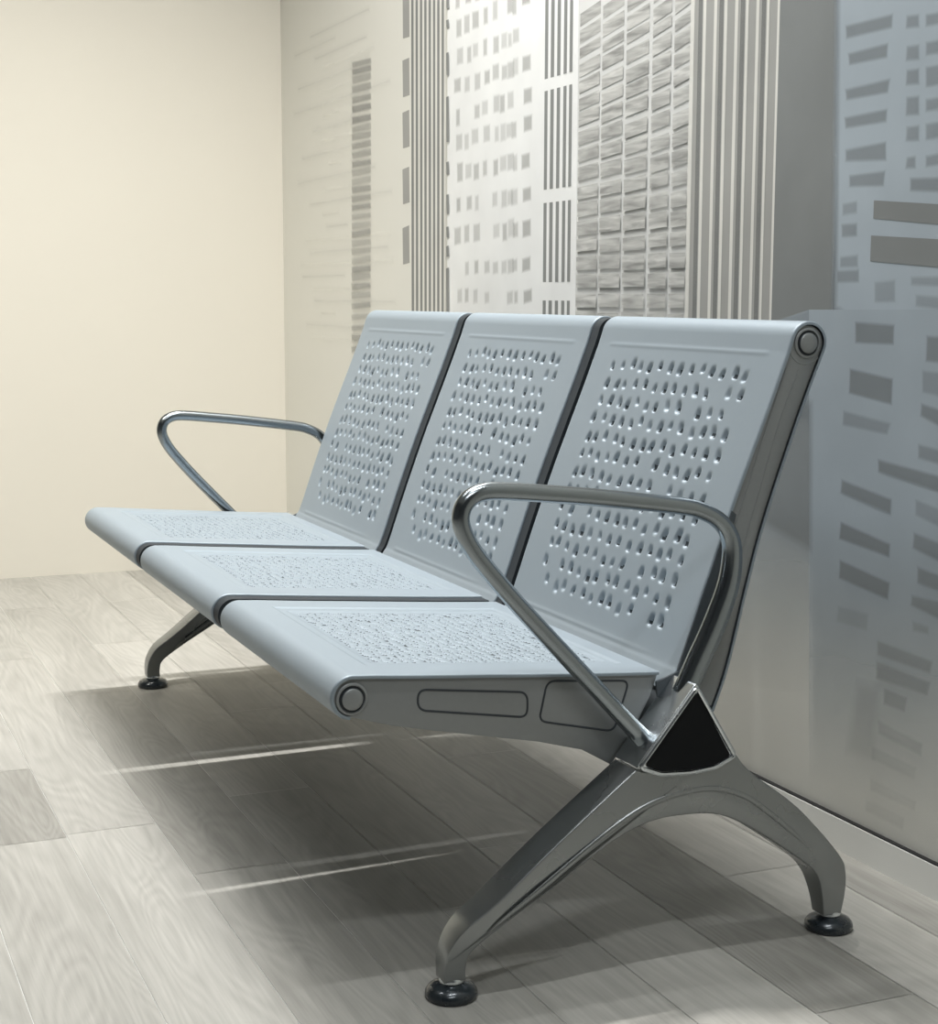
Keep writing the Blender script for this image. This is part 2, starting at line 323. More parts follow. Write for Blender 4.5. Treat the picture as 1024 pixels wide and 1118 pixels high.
7 0.78 0.000 -1.03 0.883 -0.939 0.883 -0.939 0.856 -1.03 0.856
7 0.70 0.000 -0.924 0.885 -0.853 0.885 -0.853 0.858 -0.924 0.858
7 0.88 0.000 -0.841 0.881 -0.782 0.881 -0.782 0.855 -0.841 0.855
0 1.00 0.000 -0.765 3.49 -0.484 3.49 -0.484 0.75 -0.765 0.75
1 0.55 0.000 -0.75 3.49 -0.736 3.49 -0.736 0.75 -0.75 0.75
3 0.95 0.000 -0.733 3.49 -0.723 3.49 -0.723 0.75 -0.733 0.75
3 0.95 0.000 -0.696 3.49 -0.686 3.49 -0.686 0.75 -0.696 0.75
1 0.55 0.000 -0.678 3.49 -0.664 3.49 -0.664 0.75 -0.678 0.75
3 0.95 0.000 -0.661 3.49 -0.651 3.49 -0.651 0.75 -0.661 0.75
3 0.95 0.000 -0.626 3.49 -0.616 3.49 -0.616 0.75 -0.626 0.75
1 0.55 0.000 -0.608 3.49 -0.594 3.49 -0.594 0.75 -0.608 0.75
3 0.95 0.000 -0.591 3.49 -0.582 3.49 -0.582 0.75 -0.591 0.75
3 0.95 0.000 -0.558 3.49 -0.549 3.49 -0.549 0.75 -0.558 0.75
1 0.55 0.000 -0.541 3.49 -0.528 3.49 -0.528 0.75 -0.541 0.75
3 0.95 0.000 -0.525 3.49 -0.517 3.49 -0.517 0.75 -0.525 0.75
3 0.95 0.000 -0.493 3.49 -0.485 3.49 -0.485 0.75 -0.493 0.75
3 0.80 0.000 -0.778 3.49 -0.764 3.49 -0.764 0.75 -0.778 0.75
5 1.00 0.000 -0.486 3.49 -0.31 3.49 -0.31 0.72 -0.486 0.72
4 1.00 0.012 -0.328 1.471 0.23 1.364 0.284 0.633 -0.305 0.895
5 0.04 0.000 -0.728 0.506 0.284 0.633 0.337 -0.097 -0.699 -0.192
4 0.92 0.000 -0.375 0.893 0.264 0.899 0.284 0.633 -0.357 0.552
4 0.92 -1.000 -0.357 0.552 0.284 0.633 0.318 0.167 -0.332 0.096
4 0.60 0.000 -0.484 0.87 -0.375 0.893 -0.357 0.552 -0.631 0.518
4 0.60 -1.000 -0.631 0.518 -0.357 0.552 -0.34 0.239 -0.681 0.195
5 0.30 0.008 -0.431 0.749 -0.359 0.738 -0.348 0.491 -0.54 0.529
5 0.36 0.003 -0.299 1.341 -0.182 1.341 -0.183 1.322 -0.296 1.322
5 0.36 0.003 -0.29 1.297 -0.191 1.299 -0.192 1.279 -0.286 1.28
5 0.36 0.003 -0.294 1.242 -0.183 1.245 -0.187 1.226 -0.29 1.226
5 0.36 0.003 -0.294 1.198 -0.187 1.2 -0.188 1.182 -0.29 1.182
5 0.36 0.003 -0.288 1.147 -0.187 1.151 -0.185 1.124 -0.287 1.13
5 0.34 0.003 -0.276 1.106 -0.186 1.107 -0.189 1.085 -0.275 1.089
5 0.24 0.003 -0.291 1.062 -0.255 1.065 -0.254 1.047 -0.29 1.045
5 0.31 0.003 -0.292 1.03 -0.253 1.03 -0.252 1.011 -0.29 1.011
5 0.26 0.003 -0.293 0.978 -0.248 0.98 -0.247 0.962 -0.293 0.962
5 0.31 0.003 -0.3 0.956 -0.244 0.957 -0.243 0.938 -0.299 0.938
5 0.31 0.003 -0.147 1.333 -0.12 1.331 -0.118 1.313 -0.148 1.316
5 0.31 0.003 -0.144 1.288 -0.117 1.287 -0.115 1.266 -0.145 1.268
5 0.31 0.003 -0.142 1.253 -0.115 1.252 -0.113 1.23 -0.143 1.232
5 0.31 0.003 -0.14 1.213 -0.112 1.212 -0.11 1.185 -0.14 1.187
5 0.31 0.003 -0.137 1.169 -0.109 1.169 -0.108 1.147 -0.138 1.149
5 0.31 0.003 -0.134 1.123 -0.115 1.124 -0.114 1.107 -0.136 1.108
5 0.31 0.003 -0.103 1.328 -0.04 1.326 -0.039 1.309 -0.102 1.312
5 0.31 0.003 -0.1 1.288 -0.037 1.287 -0.036 1.268 -0.099 1.27
5 0.31 0.003 -0.098 1.252 -0.035 1.252 -0.033 1.223 -0.096 1.224
5 0.31 0.003 -0.095 1.205 -0.032 1.206 -0.031 1.188 -0.094 1.188
5 0.31 0.003 -0.093 1.169 -0.03 1.171 -0.028 1.148 -0.091 1.147
5 0.31 0.003 -0.09 1.122 -0.027 1.125 -0.026 1.109 -0.089 1.107
5 0.36 0.003 -0.124 1.092 0.005 1.085 0.007 1.063 -0.123 1.074
5 1.00 0.000 -0.211 1.064 0.037 1.042 0.039 1.011 -0.211 1.036
5 1.00 0.000 -0.215 1.01 0.04 0.993 0.043 0.951 -0.215 0.97
5 0.22 0.003 -0.201 0.937 -0.152 0.94 -0.15 0.908 -0.199 0.907
5 0.24 0.003 -0.113 0.944 0.014 0.945 0.015 0.929 -0.112 0.933
5 0.22 0.003 -0.1 0.917 0.017 0.912 0.018 0.893 -0.099 0.901
5 0.41 0.003 -0.247 0.874 -0.15 0.871 -0.15 0.842 -0.245 0.842
5 0.43 0.003 -0.257 0.799 -0.149 0.788 -0.149 0.749 -0.257 0.761
5 0.24 0.003 -0.27 0.73 -0.15 0.719 -0.157 0.702 -0.271 0.708
5 0.38 0.003 -0.071 0.856 0.02 0.854 0.023 0.815 -0.071 0.819
5 0.22 0.003 -0.078 0.804 0.024 0.799 0.026 0.762 -0.076 0.772
5 0.38 0.003 -0.077 0.754 0.028 0.738 0.03 0.706 -0.078 0.736
5 0.29 0.003 -0.08 0.692 0.032 0.682 0.033 0.66 -0.079 0.672
5 0.41 0.003 -0.176 0.66 0.034 0.644 0.036 0.618 -0.174 0.641
5 0.41 0.003 -0.268 0.618 -0.14 0.601 -0.141 0.578 -0.27 0.597
5 0.22 0.003 -0.081 0.607 0.038 0.591 0.04 0.561 -0.08 0.584
5 0.43 0.003 -0.267 0.548 -0.14 0.53 -0.141 0.51 -0.27 0.521
5 0.43 0.003 -0.266 0.485 -0.137 0.469 -0.14 0.443 -0.267 0.456
5 0.36 0.003 -0.082 0.556 0.041 0.54 0.043 0.51 -0.083 0.533
5 0.36 0.003 -0.07 0.505 0.044 0.494 0.045 0.472 -0.069 0.481
5 0.36 0.003 -0.081 0.459 0.046 0.462 0.048 0.426 -0.082 0.444
5 0.24 0.003 -0.076 0.419 -0.039 0.418 -0.039 0.407 -0.075 0.405
5 0.14 0.003 -0.267 0.408 -0.187 0.41 -0.19 0.383 -0.27 0.383
5 0.29 0.003 -0.161 0.371 -0.028 0.366 -0.033 0.347 -0.16 0.349
5 0.29 0.003 -0.161 0.338 -0.032 0.332 -0.037 0.313 -0.16 0.311
5 0.24 0.003 -0.14 0.298 -0.084 0.296 -0.089 0.274 -0.139 0.274
5 0.17 0.003 -0.151 0.243 -0.043 0.233 -0.046 0.215 -0.15 0.223
5 0.14 0.003 -0.165 0.197 -0.055 0.192 -0.059 0.174 -0.164 0.177
5 0.12 0.003 -0.166 0.143 -0.052 0.139 -0.056 0.125 -0.165 0.125
5 0.12 0.003 -0.176 0.107 -0.079 0.104 -0.082 0.085 -0.175 0.088
5 0.12 0.010 -0.206 0.293 -0.154 0.297 -0.164 0.18 -0.229 0.172
"""
# ------------------------------------------------------------------ materials
def srgb(r, g, b):
    f = lambda c: (c / 255 / 12.92) if c <= 10 else ((c / 255 + 0.055) / 1.055) ** 2.4
    return (f(r), f(g), f(b), 1)

def new_mat(name):
    m = bpy.data.materials.new(name); m.use_nodes = True
    nt = m.node_tree
    return m, nt, nt.nodes['Principled BSDF']

def N(nt, kind, **kw):
    n = nt.nodes.new(kind)
    for k, v in kw.items(): setattr(n, k, v)
    return n

def plain(name, col, rough=.5, metal=0., noise_scale=40, noise_amt=.04, bump=0., coat=0., spec=.5, stretch=None, aniso=0.):
    """a procedural material: base colour varied a little by noise, same noise in the roughness"""
    m, nt, b = new_mat(name)
    tc = N(nt, 'ShaderNodeTexCoord')
    mp = N(nt, 'ShaderNodeMapping')
    if stretch: mp.inputs['Scale'].default_value = stretch
    nz = N(nt, 'ShaderNodeTexNoise'); nz.inputs['Scale'].default_value = noise_scale; nz.inputs['Detail'].default_value = 4
    nt.links.new(tc.outputs['Object'], mp.inputs['Vector']); nt.links.new(mp.outputs['Vector'], nz.inputs['Vector'])
    mx = N(nt, 'ShaderNodeMix', data_type='RGBA')
    lo = [max(0, c * (1 - noise_amt)) for c in col[:3]] + [1]; hi = [min(1, c * (1 + noise_amt)) for c in col[:3]] + [1]
    mx.inputs['A'].default_value = lo; mx.inputs['B'].default_value = hi
    nt.links.new(nz.outputs['Fac'], mx.inputs['Factor']); nt.links.new(mx.outputs['Result'], b.inputs['Base Color'])
    mr = N(nt, 'ShaderNodeMapRange'); mr.inputs['To Min'].default_value = max(.02, rough - .05); mr.inputs['To Max'].default_value = min(1, rough + .05)
    nt.links.new(nz.outputs['Fac'], mr.inputs['Value']); nt.links.new(mr.outputs['Result'], b.inputs['Roughness'])
    b.inputs['Metallic'].default_value = metal
    b.inputs['Specular IOR Level'].default_value = spec
    if coat:
        b.inputs['Coat Weight'].default_value = coat; b.inputs['Coat Roughness'].default_value = .12
    if bump:
        bp = N(nt, 'ShaderNodeBump'); bp.inputs['Strength'].default_value = bump; bp.inputs['Distance'].default_value = .002
        nt.links.new(nz.outputs['Fac'], bp.inputs['Height']); nt.links.new(bp.outputs['Normal'], b.inputs['Normal'])
    return m

M = {}
M['sheet'] = plain('silver_blue_powder_coat', srgb(*SHEET), .50, .3, 260, .03, spec=.4)
M['plate'] = plain('grey_side_plate', srgb(*PLATE), .45, .35, 120, .05)
M['dark'] = plain('dark_slate_plastic', srgb(78, 84, 88), .55, 0, 90, .06, spec=.3)
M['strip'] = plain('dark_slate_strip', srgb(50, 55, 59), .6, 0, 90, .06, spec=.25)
M['recess_shade'] = plain('painted_recess_shade', srgb(66, 72, 76), .6, 0, 90, .06, spec=.2)  # dark faces painted for the shade inside dashes and dimples, nothing is cut
M['groove_shade'] = plain('painted_groove_shade', srgb(58, 63, 68), .5, .2, 90, .05)  # dark paint standing in for shade in the cap rings and recess outlines
M['steel'] = plain('brushed_steel_tube', srgb(*STEEL), .20, 1., 6, .03)
M['chrome'] = plain('polished_cast_aluminium', srgb(*CHROME), .28, .8, 6, .03)
M['bright'] = plain('bright_chrome', srgb(215, 220, 223), .26, 1., 25, .03)
M['black'] = plain('black_end_cap', srgb(10, 13, 16), .6, 0, 60, .1, spec=.2)
M['rubber'] = plain('glossy_dark_foot', srgb(44, 51, 56), .28, .35, 60, .08, coat=.5)
M['wall_left'] = plain('cream_wall_paint', srgb(*WLEFT), .9, 0, 3, .012, bump=.02, spec=.2)
M['wall_back'] = plain('pale_grey_wall_paint', srgb(*WBACK), .85, 0, 3, .015, bump=.02, spec=.25)
M['wall_far'] = plain('grey_hall_wall', srgb(*WHALL), .9, 0, 3, .02)
M['ceiling'] = plain('ceiling_white', srgb(*WCEIL), .95, 0, 3, .02)
M['skirting'] = plain('pale_grey_skirting', srgb(*SKIRT), .6, 0, 8, .02)
M['shadow_gap'] = plain('painted_shadow_gap', srgb(14, 15, 15), .8, 0, 8, .05)

def floor_material():
    m, nt, b = new_mat('grey_oak_planks')
    L = nt.links.new
    at = N(nt, 'ShaderNodeAttribute', attribute_name='plank')      # x: tone, y/z: random offsets of the grain
    sp = N(nt, 'ShaderNodeSeparateColor'); L(at.outputs['Color'], sp.inputs['Color'])
    tc = N(nt, 'ShaderNodeTexCoord')
    off = N(nt, 'ShaderNodeVectorMath', operation='SCALE'); off.inputs['Scale'].default_value = 37.
    L(at.outputs['Color'], off.inputs[0])
    ad = N(nt, 'ShaderNodeVectorMath', operation='ADD'); L(tc.outputs['Object'], ad.inputs[0]); L(off.outputs[0], ad.inputs[1])
    # broad cathedral figure: contour lines of a stretched noise
    mp = N(nt, 'ShaderNodeMapping'); mp.inputs['Scale'].default_value = (1.5, 8.5, 1); L(ad.outputs[0], mp.inputs['Vector'])
    n1 = N(nt, 'ShaderNodeTexNoise'); n1.inputs['Scale'].default_value = 1.; n1.inputs['Detail'].default_value = 1.5; n1.inputs['Roughness'].default_value = .4
    n1.inputs['Distortion'].default_value = .6
    L(mp.outputs[0], n1.inputs['Vector'])
    mul = N(nt, 'ShaderNodeMath', operation='MULTIPLY'); mul.inputs[1].default_value = 90; L(n1.outputs['Fac'], mul.inputs[0])
    sn = N(nt, 'ShaderNodeMath', operation='SINE'); L(mul.outputs[0], sn.inputs[0])
    # fine streaks along the plank
    mp2 = N(nt, 'ShaderNodeMapping'); mp2.inputs['Scale'].default_value = (5, 150, 1); L(ad.outputs[0], mp2.inputs['Vector'])
    n2 = N(nt, 'ShaderNodeTexNoise'); n2.inputs['Scale'].default_value = 1.; n2.inputs['Detail'].default_value = 5; n2.inputs['Roughness'].default_value = .65
    L(mp2.outputs[0], n2.inputs['Vector'])
    # blotches
    mp3 = N(nt, 'ShaderNodeMapping'); mp3.inputs['Scale'].default_value = (2.2, 11, 1); L(ad.outputs[0], mp3.inputs['Vector'])
    n3 = N(nt, 'ShaderNodeTexNoise'); n3.inputs['Scale'].default_value = 1.; n3.inputs['Detail'].default_value = 3; L(mp3.outputs[0], n3.inputs['Vector'])
    def madd(a, k, c):
        n = N(nt, 'ShaderNodeMath', operation='MULTIPLY_ADD'); L(a, n.inputs[0]); n.inputs[1].default_value = k
        if isinstance(c, (int, float)): n.inputs[2].default_value = c
        else: L(c, n.inputs[2])
        return n.outputs[0]
    s = madd(sn.outputs[0], .07, 0.5)
    s = madd(n2.outputs['Fac'], .8, s); s = madd(n3.outputs['Fac'], .42, s); s = madd(sp.outputs['Red'], .62, s)
    cr = N(nt, 'ShaderNodeValToRGB'); L(madd(s, 1 / 2.0, -.225), cr.inputs['Fac'])
    e = cr.color_ramp.elements
    e[0].position = .18; e[0].color = srgb(*FLOOR_LO); e[1].position = .78; e[1].color = srgb(*FLOOR_HI)
    L(cr.outputs['Color'], b.inputs['Base Color'])
    mr = N(nt, 'ShaderNodeMapRange'); mr.inputs['To Min'].default_value = .38; mr.inputs['To Max'].default_value = .55
    L(n2.outputs['Fac'], mr.inputs['Value']); L(mr.outputs['Result'], b.inputs['Roughness'])
    b.inputs['Specular IOR Level'].default_value = .35
    bp = N(nt, 'ShaderNodeBump'); bp.inputs['Strength'].default_value = .12; bp.inputs['Distance'].default_value = .001
    L(n2.outputs['Fac'], bp.inputs['Height']); L(bp.outputs['Normal'], b.inputs['Normal'])
    return m
M['floor'] = floor_material()

def mural_material(streaks):
    m, nt, b = new_mat('mural_brushed_panes' if streaks else 'mural_paint')
    L = nt.links.new
    at = N(nt, 'ShaderNodeVertexColor', layer_name='paint')
    col = at.outputs['Color']
    tc = N(nt, 'ShaderNodeTexCoord'); mp = N(nt, 'ShaderNodeMapping')
    nz = N(nt, 'ShaderNodeTexNoise'); nz.inputs['Detail'].default_value = 3
    if streaks:                                                     # slanting brush strokes inside each pane
        mp.inputs['Rotation'].default_value = (0, .22, 0); mp.inputs['Scale'].default_value = (9, 1, 85)
        nz.inputs['Scale'].default_value = 1.; nz.inputs['Distortion'].default_value = .5
        lo, hi = .66, 1.5
    else:
        mp.inputs['Scale'].default_value = (6, 1, 6); nz.inputs['Scale'].default_value = 1.
        lo, hi = .95, 1.05
    L(tc.outputs['Object'], mp.inputs['Vector']); L(mp.outputs[0], nz.inputs['Vector'])
    mr = N(nt, 'ShaderNodeMapRange'); mr.inputs['From Min'].default_value = .3; mr.inputs['From Max'].default_value = .7
    mr.inputs['To Min'].default_value = lo; mr.inputs['To Max'].default_value = hi; L(nz.outputs['Fac'], mr.inputs['Value'])
    sc = N(nt, 'ShaderNodeVectorMath', operation='SCALE'); L(col, sc.inputs[0]); L(mr.outputs['Result'], sc.inputs['Scale'])
    L(sc.outputs[0], b.inputs['Base Color']); L(at.outputs['Alpha'], b.inputs['Alpha'])
    b.inputs['Roughness'].default_value = .85; b.inputs['Specular IOR Level'].default_value = .25
    return m
M['mural'] = mural_material(False); M['panes'] = mural_material(True)

# ------------------------------------------------------------------ object helpers
ORIGIN = Vector((-.885, .30, 0))                                    # the bench's base point
def link(name, bm, mats, parent=None, off=None, smooth=True, angle=40, normals=True):
    if normals: bmesh.ops.recalc_face_normals(bm, faces=bm.faces)
    if off is not None:
        bmesh.ops.translate(bm, verts=bm.verts, vec=-Vector(off))
    me = bpy.data.meshes.new(name); bm.to_mesh(me); bm.free()
    for m in (mats if isinstance(mats, (list, tuple)) else [mats]): me.materials.append(m)
    if smooth:
        me.shade_smooth()
        me.set_sharp_from_angle(angle=math.radians(angle))
    o = bpy.data.objects.new(name, me); C.objects.link(o)
    if parent: o.parent = parent
    return o
def part(name, bm, mats, parent, label=None, **kw):
    o = link(name, bm, mats, parent, ORIGIN, **kw)
    if label: o['label'] = label
    return o
def copy_tree(o, parent, dx):
    c = o.copy(); C.objects.link(c); c.parent = parent
    c.location = Vector(o.location) + Vector((dx, 0, 0))
    for ch in list(o.children):
        k = ch.copy(); C.objects.link(k); k.parent = c
    return c

def box(bm, x0, x1, y0, y1, z0, z1):
    v = [bm.verts.new(p) for p in ((x0,y0,z0),(x1,y0,z0),(x1,y1,z0),(x0,y1,z0),(x0,y0,z1),(x1,y0,z1),(x1,y1,z1),(x0,y1,z1))]
    for f in ((0,3,2,1),(4,5,6,7),(0,1,5,4),(1,2,6,5),(2,3,7,6),(3,0,4,7)): bm.faces.new([v[i] for i in f])

def catmull(pts, n=6, closed=False):
    P = [Vector(p) for p in pts]; out = []; m = len(P)
    for i in range(m if closed else m - 1):
        g = (lambda k: P[k % m]) if closed else (lambda k: P[min(max(k, 0), m - 1)])
        a, b, c, d = g(i-1), g(i), g(i+1), g(i+2)
        for j in range(n):
            t = j / n
            out.append(.5 * ((2*b) + (c-a)*t + (2*a-5*b+4*c-d)*t*t + (3*b-a-3*c+d)*t**3))
    if not closed: out.append(P[-1])
    return out

def prism(bm, pts, x0, x1, bevel=0., seg=3, both=True):
    """outline in (y,z) extruded along x with rounded rims"""
    a = [bm.verts.new((x0, p[0], p[1])) for p in pts]; b = [bm.verts.new((x1, p[0], p[1])) for p in pts]
    n = len(pts)
    fa = bm.faces.new(a[::-1]); fb = bm.faces.new(b)
    for i in range(n): bm.faces.new((a[i], a[(i+1) % n], b[(i+1) % n], b[i]))
    if bevel:
        ed = list(fb.edges) + (list(fa.edges) if both else [])
        bmesh.ops.recalc_face_normals(bm, faces=bm.faces)
        bmesh.ops.bevel(bm, geom=ed, offset=bevel, segments=seg, profile=.5, affect='EDGES', clamp_overlap=True)

def inset_poly(pts, d):
    """offset a closed (y,z) outline inwards"""
    n = len(pts); P = [Vector(p) for p in pts]
    area = sum(P[i].x*P[(i+1)%n].y - P[(i+1)%n].x*P[i].y for i in range(n))
    s = 1 if area > 0 else -1
    out = []
    for i in range(n):
        e1 = (P[i] - P[i-1]); e2 = (P[(i+1) % n] - P[i])
        e1 = e1.normalized() if e1.length > 1e-9 else e2.normalized(); e2 = e2.normalized() if e2.length > 1e-9 else e1
        n1 = Vector((-e1.y, e1.x)) * s; n2 = Vector((-e2.y, e2.x)) * s
        b = (n1 + n2); b = b.normalized() if b.length > 1e-6 else n1
        out.append(P[i] + b * (d / max(.4, b.dot(n1))))
    return out

def sweep(bm, path, ra, rb=None, sides=16, closed=False, caps=True):
    """tube along a path of 3D points lying in a plane x = const; ra in the plane, rb along x (lists or numbers)"""
    n = len(path); rings = []
    P = [Vector(p) for p in path]
    for i in range(n):
        if closed: t = P[(i+1) % n] - P[i-1]
        else: t = P[min(i+1, n-1)] - P[max(i-1, 0)]
        t.normalize(); nx = Vector((1, 0, 0)); nn = t.cross(nx).normalized()
        r1 = ra[i] if isinstance(ra, list) else ra
        r2 = r1 if rb is None else (rb[i] if isinstance(rb, list) else rb)
        rings.append([bm.verts.new(P[i] + nn*r1*math.cos(2*PI*k/sides) + nx*r2*math.sin(2*PI*k/sides)) for k in range(sides)])
    for i in range(n if closed else n - 1):
        A, B = rings[i], rings[(i+1) % n]
        for k in range(sides): bm.faces.new((A[k], A[(k+1) % sides], B[(k+1) % sides], B[k]))
    if caps and not closed:
        bm.faces.new(rings[0][::-1]); bm.faces.new(rings[-1])

def lathe(bm, prof, centre, axis='z', n=40, mats=None):
    """profile of (radius, height) turned about z or x"""
    c = Vector(centre); rings = []
    for r, h in prof:
        ring = []
        for k in range(n):
            a = 2*PI*k/n
            p = Vector((r*math.cos(a), r*math.sin(a), h)) if axis == 'z' else Vector((h, r*math.cos(a), r*math.sin(a)))
            ring.append(bm.verts.new(c + p))
        rings.append(ring)
    for i in range(len(rings)-1):
        for k in range(n):
            f = bm.faces.new((rings[i][k], rings[i][(k+1) % n], rings[i+1][(k+1) % n], rings[i+1][k]))
            if mats: f.material_index = mats[i]
    bm.faces.new(rings[0][::-1]); bm.faces.new(rings[-1])

# ------------------------------------------------------------------ the bench: dimensions (metres)
SW, SPITCH = .553, .6085                                            # seat width and spacing along x
BW, BPITCH = .561, .6045                                            # backrest width and spacing

def arc(cy, cz, r, a0, a1, n):
    return [(cy + r*math.cos(math.radians(a0 + (a1-a0)*i/n)), cz + r*math.sin(math.radians(a0 + (a1-a0)*i/n))) for i in range(n+1)]

def resample(pts, step):
    P = [Vector(p) for p in pts]; d = [0]
    for i in range(1, len(P)): d.append(d[-1] + (P[i]-P[i-1]).length)
    n = max(2, round(d[-1] / step)); out = []; j = 0
    for i in range(n+1):
        s = d[-1] * i / n
        while j < len(P)-2 and d[j+1] < s: j += 1
        t = (s - d[j]) / max(1e-9, d[j+1]-d[j]); out.append(P[j].lerp(P[j+1], min(1, t)))
    return out, d[-1]

def sheet_mesh(prof, width, disp, step, sgn=1, recess_shade=None):
    """pressed sheet: the (y,z) profile swept across the width, pushed in by disp(x, point), with rounded folded-down ends"""
    bm = bmesh.new(); P, total = resample(prof, step); n = len(P); nrm = []
    for i in range(n):
        t = (P[min(i+1, n-1)] - P[max(i-1, 0)]).normalized(); nrm.append(Vector((t.y, -t.x)) * sgn)
    nx = round(width / step)
    cols = [(0, .0048), (0, .0020), (-.0006, .0008), (-.0022, 0)] + [(-width*i/nx, 0) for i in range(2, nx-1)] + [(-width+.0022, 0), (-width+.0006, .0008), (-width, .0020), (-width, .0048)]
    V = []
    for x, dn in cols:
        row = []
        for i in range(n):
            d = dn + (disp(x, P[i], i*total/(n-1)) if dn == 0 else 0)
            q = P[i] + nrm[i]*d
            row.append(bm.verts.new((x, q.x, q.y)))
        V.append(row)
    for a in range(len(V)-1):
        for i in range(n-1):
            f = bm.faces.new((V[a][i], V[a][i+1], V[a+1][i+1], V[a+1][i]))
            if recess_shade and cols[a][1] == 0 and recess_shade((cols[a][0]+cols[a+1][0])/2, (P[i]+P[i+1])/2, (i+.5)*total/(n-1)): f.material_index = 1
    return bm

def sstep(a, b, x):
    t = min(1, max(0, (x-a)/(b-a))); return t*t*(3-2*t)

# ---- seat
SEAT_TOP = [(.330, .4015), (.217, .4095), (.081, .4205), (-.03, .4295), (-.085, .4345)]
NOSE = arc(-.1165, .4075, .0292, 80, 264, 18)
SEAT_PROF = catmull(SEAT_TOP, 6) + [Vector(p) for p in NOSE]

def dash(u, y):
    # interlaced short dashes pressed into the sheet: 0 between them, 1 at the bottom of a dash
    a = u / .0165 + noise.noise(Vector((u*30, y*30, 3.1)))*.75; b = y / .0135 + noise.noise(Vector((u*42, y*42, 9)))*.55
    fa = (a + .5*(math.floor(b) % 2)) % 1 - .5; fb = b % 1 - .5 + fa*.55
    return math.exp(-(fa/.36)**4) * math.exp(-(fb/.20)**2)

def weave(x, p, s):
    u = -x; y = p.x
    if p.y < .39: return 0
    inside = lambda m0, m1, y0, y1, e: sstep(m0, m0+e, u)*sstep(m0, m0+e, SW-u)*sstep(y0, y0+e, y)*sstep(y0, y0+e, y0+y1-y)
    d = .0022 * inside(.058, 0, -.078, .302, .0045)
    d += .0016 * inside(.082, 0, -.062, .291, .0045)
    k = inside(.088, 0, -.057, .287, .008)
    if k > 0:
        d += k * WEAVE * dash(u, y)
    return d

def weave_shade(x, p, s):
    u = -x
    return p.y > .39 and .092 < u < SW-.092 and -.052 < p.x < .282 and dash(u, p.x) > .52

def plate_outline(d=.0034):
    """outline of the seat's flank: the sheet's own profile set in by d, closed along the slanting bottom edge"""
    P = resample(SEAT_PROF, .006)[0]; n = len(P); top = []
    for i in range(n):
        t = (P[min(i+1, n-1)] - P[max(i-1, 0)]).normalized()
        top.append(P[i] - Vector((t.y, -t.x)) * d)
    return top + [Vector(p) for p in [(-.06, .3640), (.003, .3505), (.082, .334), (.150, .320), (.214, .302), (.259, .276), (.290, .316), (.318, .366)]]

def cap(bm, x, y, z, r):
    lathe(bm, [(r, 0), (r, .0022), (r*.93, .0035), (r*.84, .0036), (r*.80, .0012), (r*.70, .0012), (r*.66, .0048), (r*.58, .0062), (r*.3, .0066), (.0006, .0067)], (x, y, z), 'x', 36, [0, 0, 0, 0, 1, 1, 0, 0, 0])

def stadium(pts, r, n=6):
    """closed rounded polygon"""
    out = []; m = len(pts); P = [Vector(p) for p in pts]
    for i in range(m):
        a = P[i] + (P[i-1]-P[i]).normalized()*r; b = P[i] + (P[(i+1) % m]-P[i]).normalized()*r
        for k in range(n+1):
            t = k/n; out.append(a*(1-t)**2 + P[i]*2*t*(1-t) + b*t*t)
    return out

bench = bpy.data.objects.new('waiting_bench', None); C.objects.link(bench); bench.location = ORIGIN
bench['label'] = 'three-seat silver metal waiting bench with perforated seats and chrome legs, before the mural wall'
bench['category'] = 'bench'

def make_seat():
    s = part('seat', sheet_mesh(SEAT_PROF, SW, weave, .0026, -1, weave_shade), [M['sheet'], M['recess_shade']], bench, angle=60)
    bm = bmesh.new(); prism(bm, plate_outline(), -SW+.001, -SW+.006); part('side_plate', bm, M['dark'], s, 'dark inner side plate')
    return s
seat = make_seat()
for k in (1, 2): copy_tree(seat, bench, -SPITCH*k)
seats = [o for o in bench.children if o.name.startswith('seat')]

# outer side plates: the near end, seen whole, and its mirror at the far end
bm = bmesh.new(); prism(bm, plate_outline(), -.010, -.0035, .0015, 2, True)
sp = part('side_plate', bm, M['plate'], seats[0], 'grey pressed side plate')
bm = bmesh.new(); cap(bm, -.0036, -.1165, .4055, .0215)
part('bolt_cap', bm, [M['plate'], M['groove_shade']], seats[0], 'round cap at the seat nose')
for nm, poly, r in (('recess_rim', [(-.026, .409), (.131, .3905), (.131, .356), (-.026, .3815)], .0125), ('recess_rim', [(.160, .403), (.285, .392), (.262, .323), (.148, .349)], .012)):
    bm = bmesh.new()
    pts = resample(stadium(poly, r), .003)[0]
    sweep(bm, [(-.0040, p.x, p.y) for p in pts[:-1]],   .0017, .0017, 8, closed=True)
    part(nm, bm, M['groove_shade'], seats[0])
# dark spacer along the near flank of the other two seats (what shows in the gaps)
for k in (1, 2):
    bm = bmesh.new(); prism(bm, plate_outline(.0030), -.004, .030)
    t = part('gap_strip', bm, M['strip'], seats[k], 'dark slate strip in the gap between seats')

# ---- backrest
BACK_FRONT = [(.340, .374), (.346, .386), (.354, .398), (.3645, .418), (.4005, .520), (.4385, .622), (.4700, .700), (.4985, .770), (.5250, .838)]
BARC = arc(.5605, .8505, .0300, 158, -18, 18)
BACK_REAR = [(.5500, .746), (.4985, .604), (.4720, .511), (.4430, .397), (.4200, .335)]
BACK_PROF = catmull(BACK_FRONT, 8) + [Vector(p) for p in BARC] + catmull([BARC[-1]] + BACK_REAR, 6)[1:]
DIMS = {}
rng = random.Random(5)
for r in range(13):
    for c in range(14):
        DIMS[(r, c)] = (rng.uniform(-.0042, .0042), rng.uniform(-.004, .004), rng.uniform(.55, 1.25), rng.uniform(.85, 1.25), rng.random() < .05, rng.uniform(-.25, .25))
S0, S1 = .087, .464
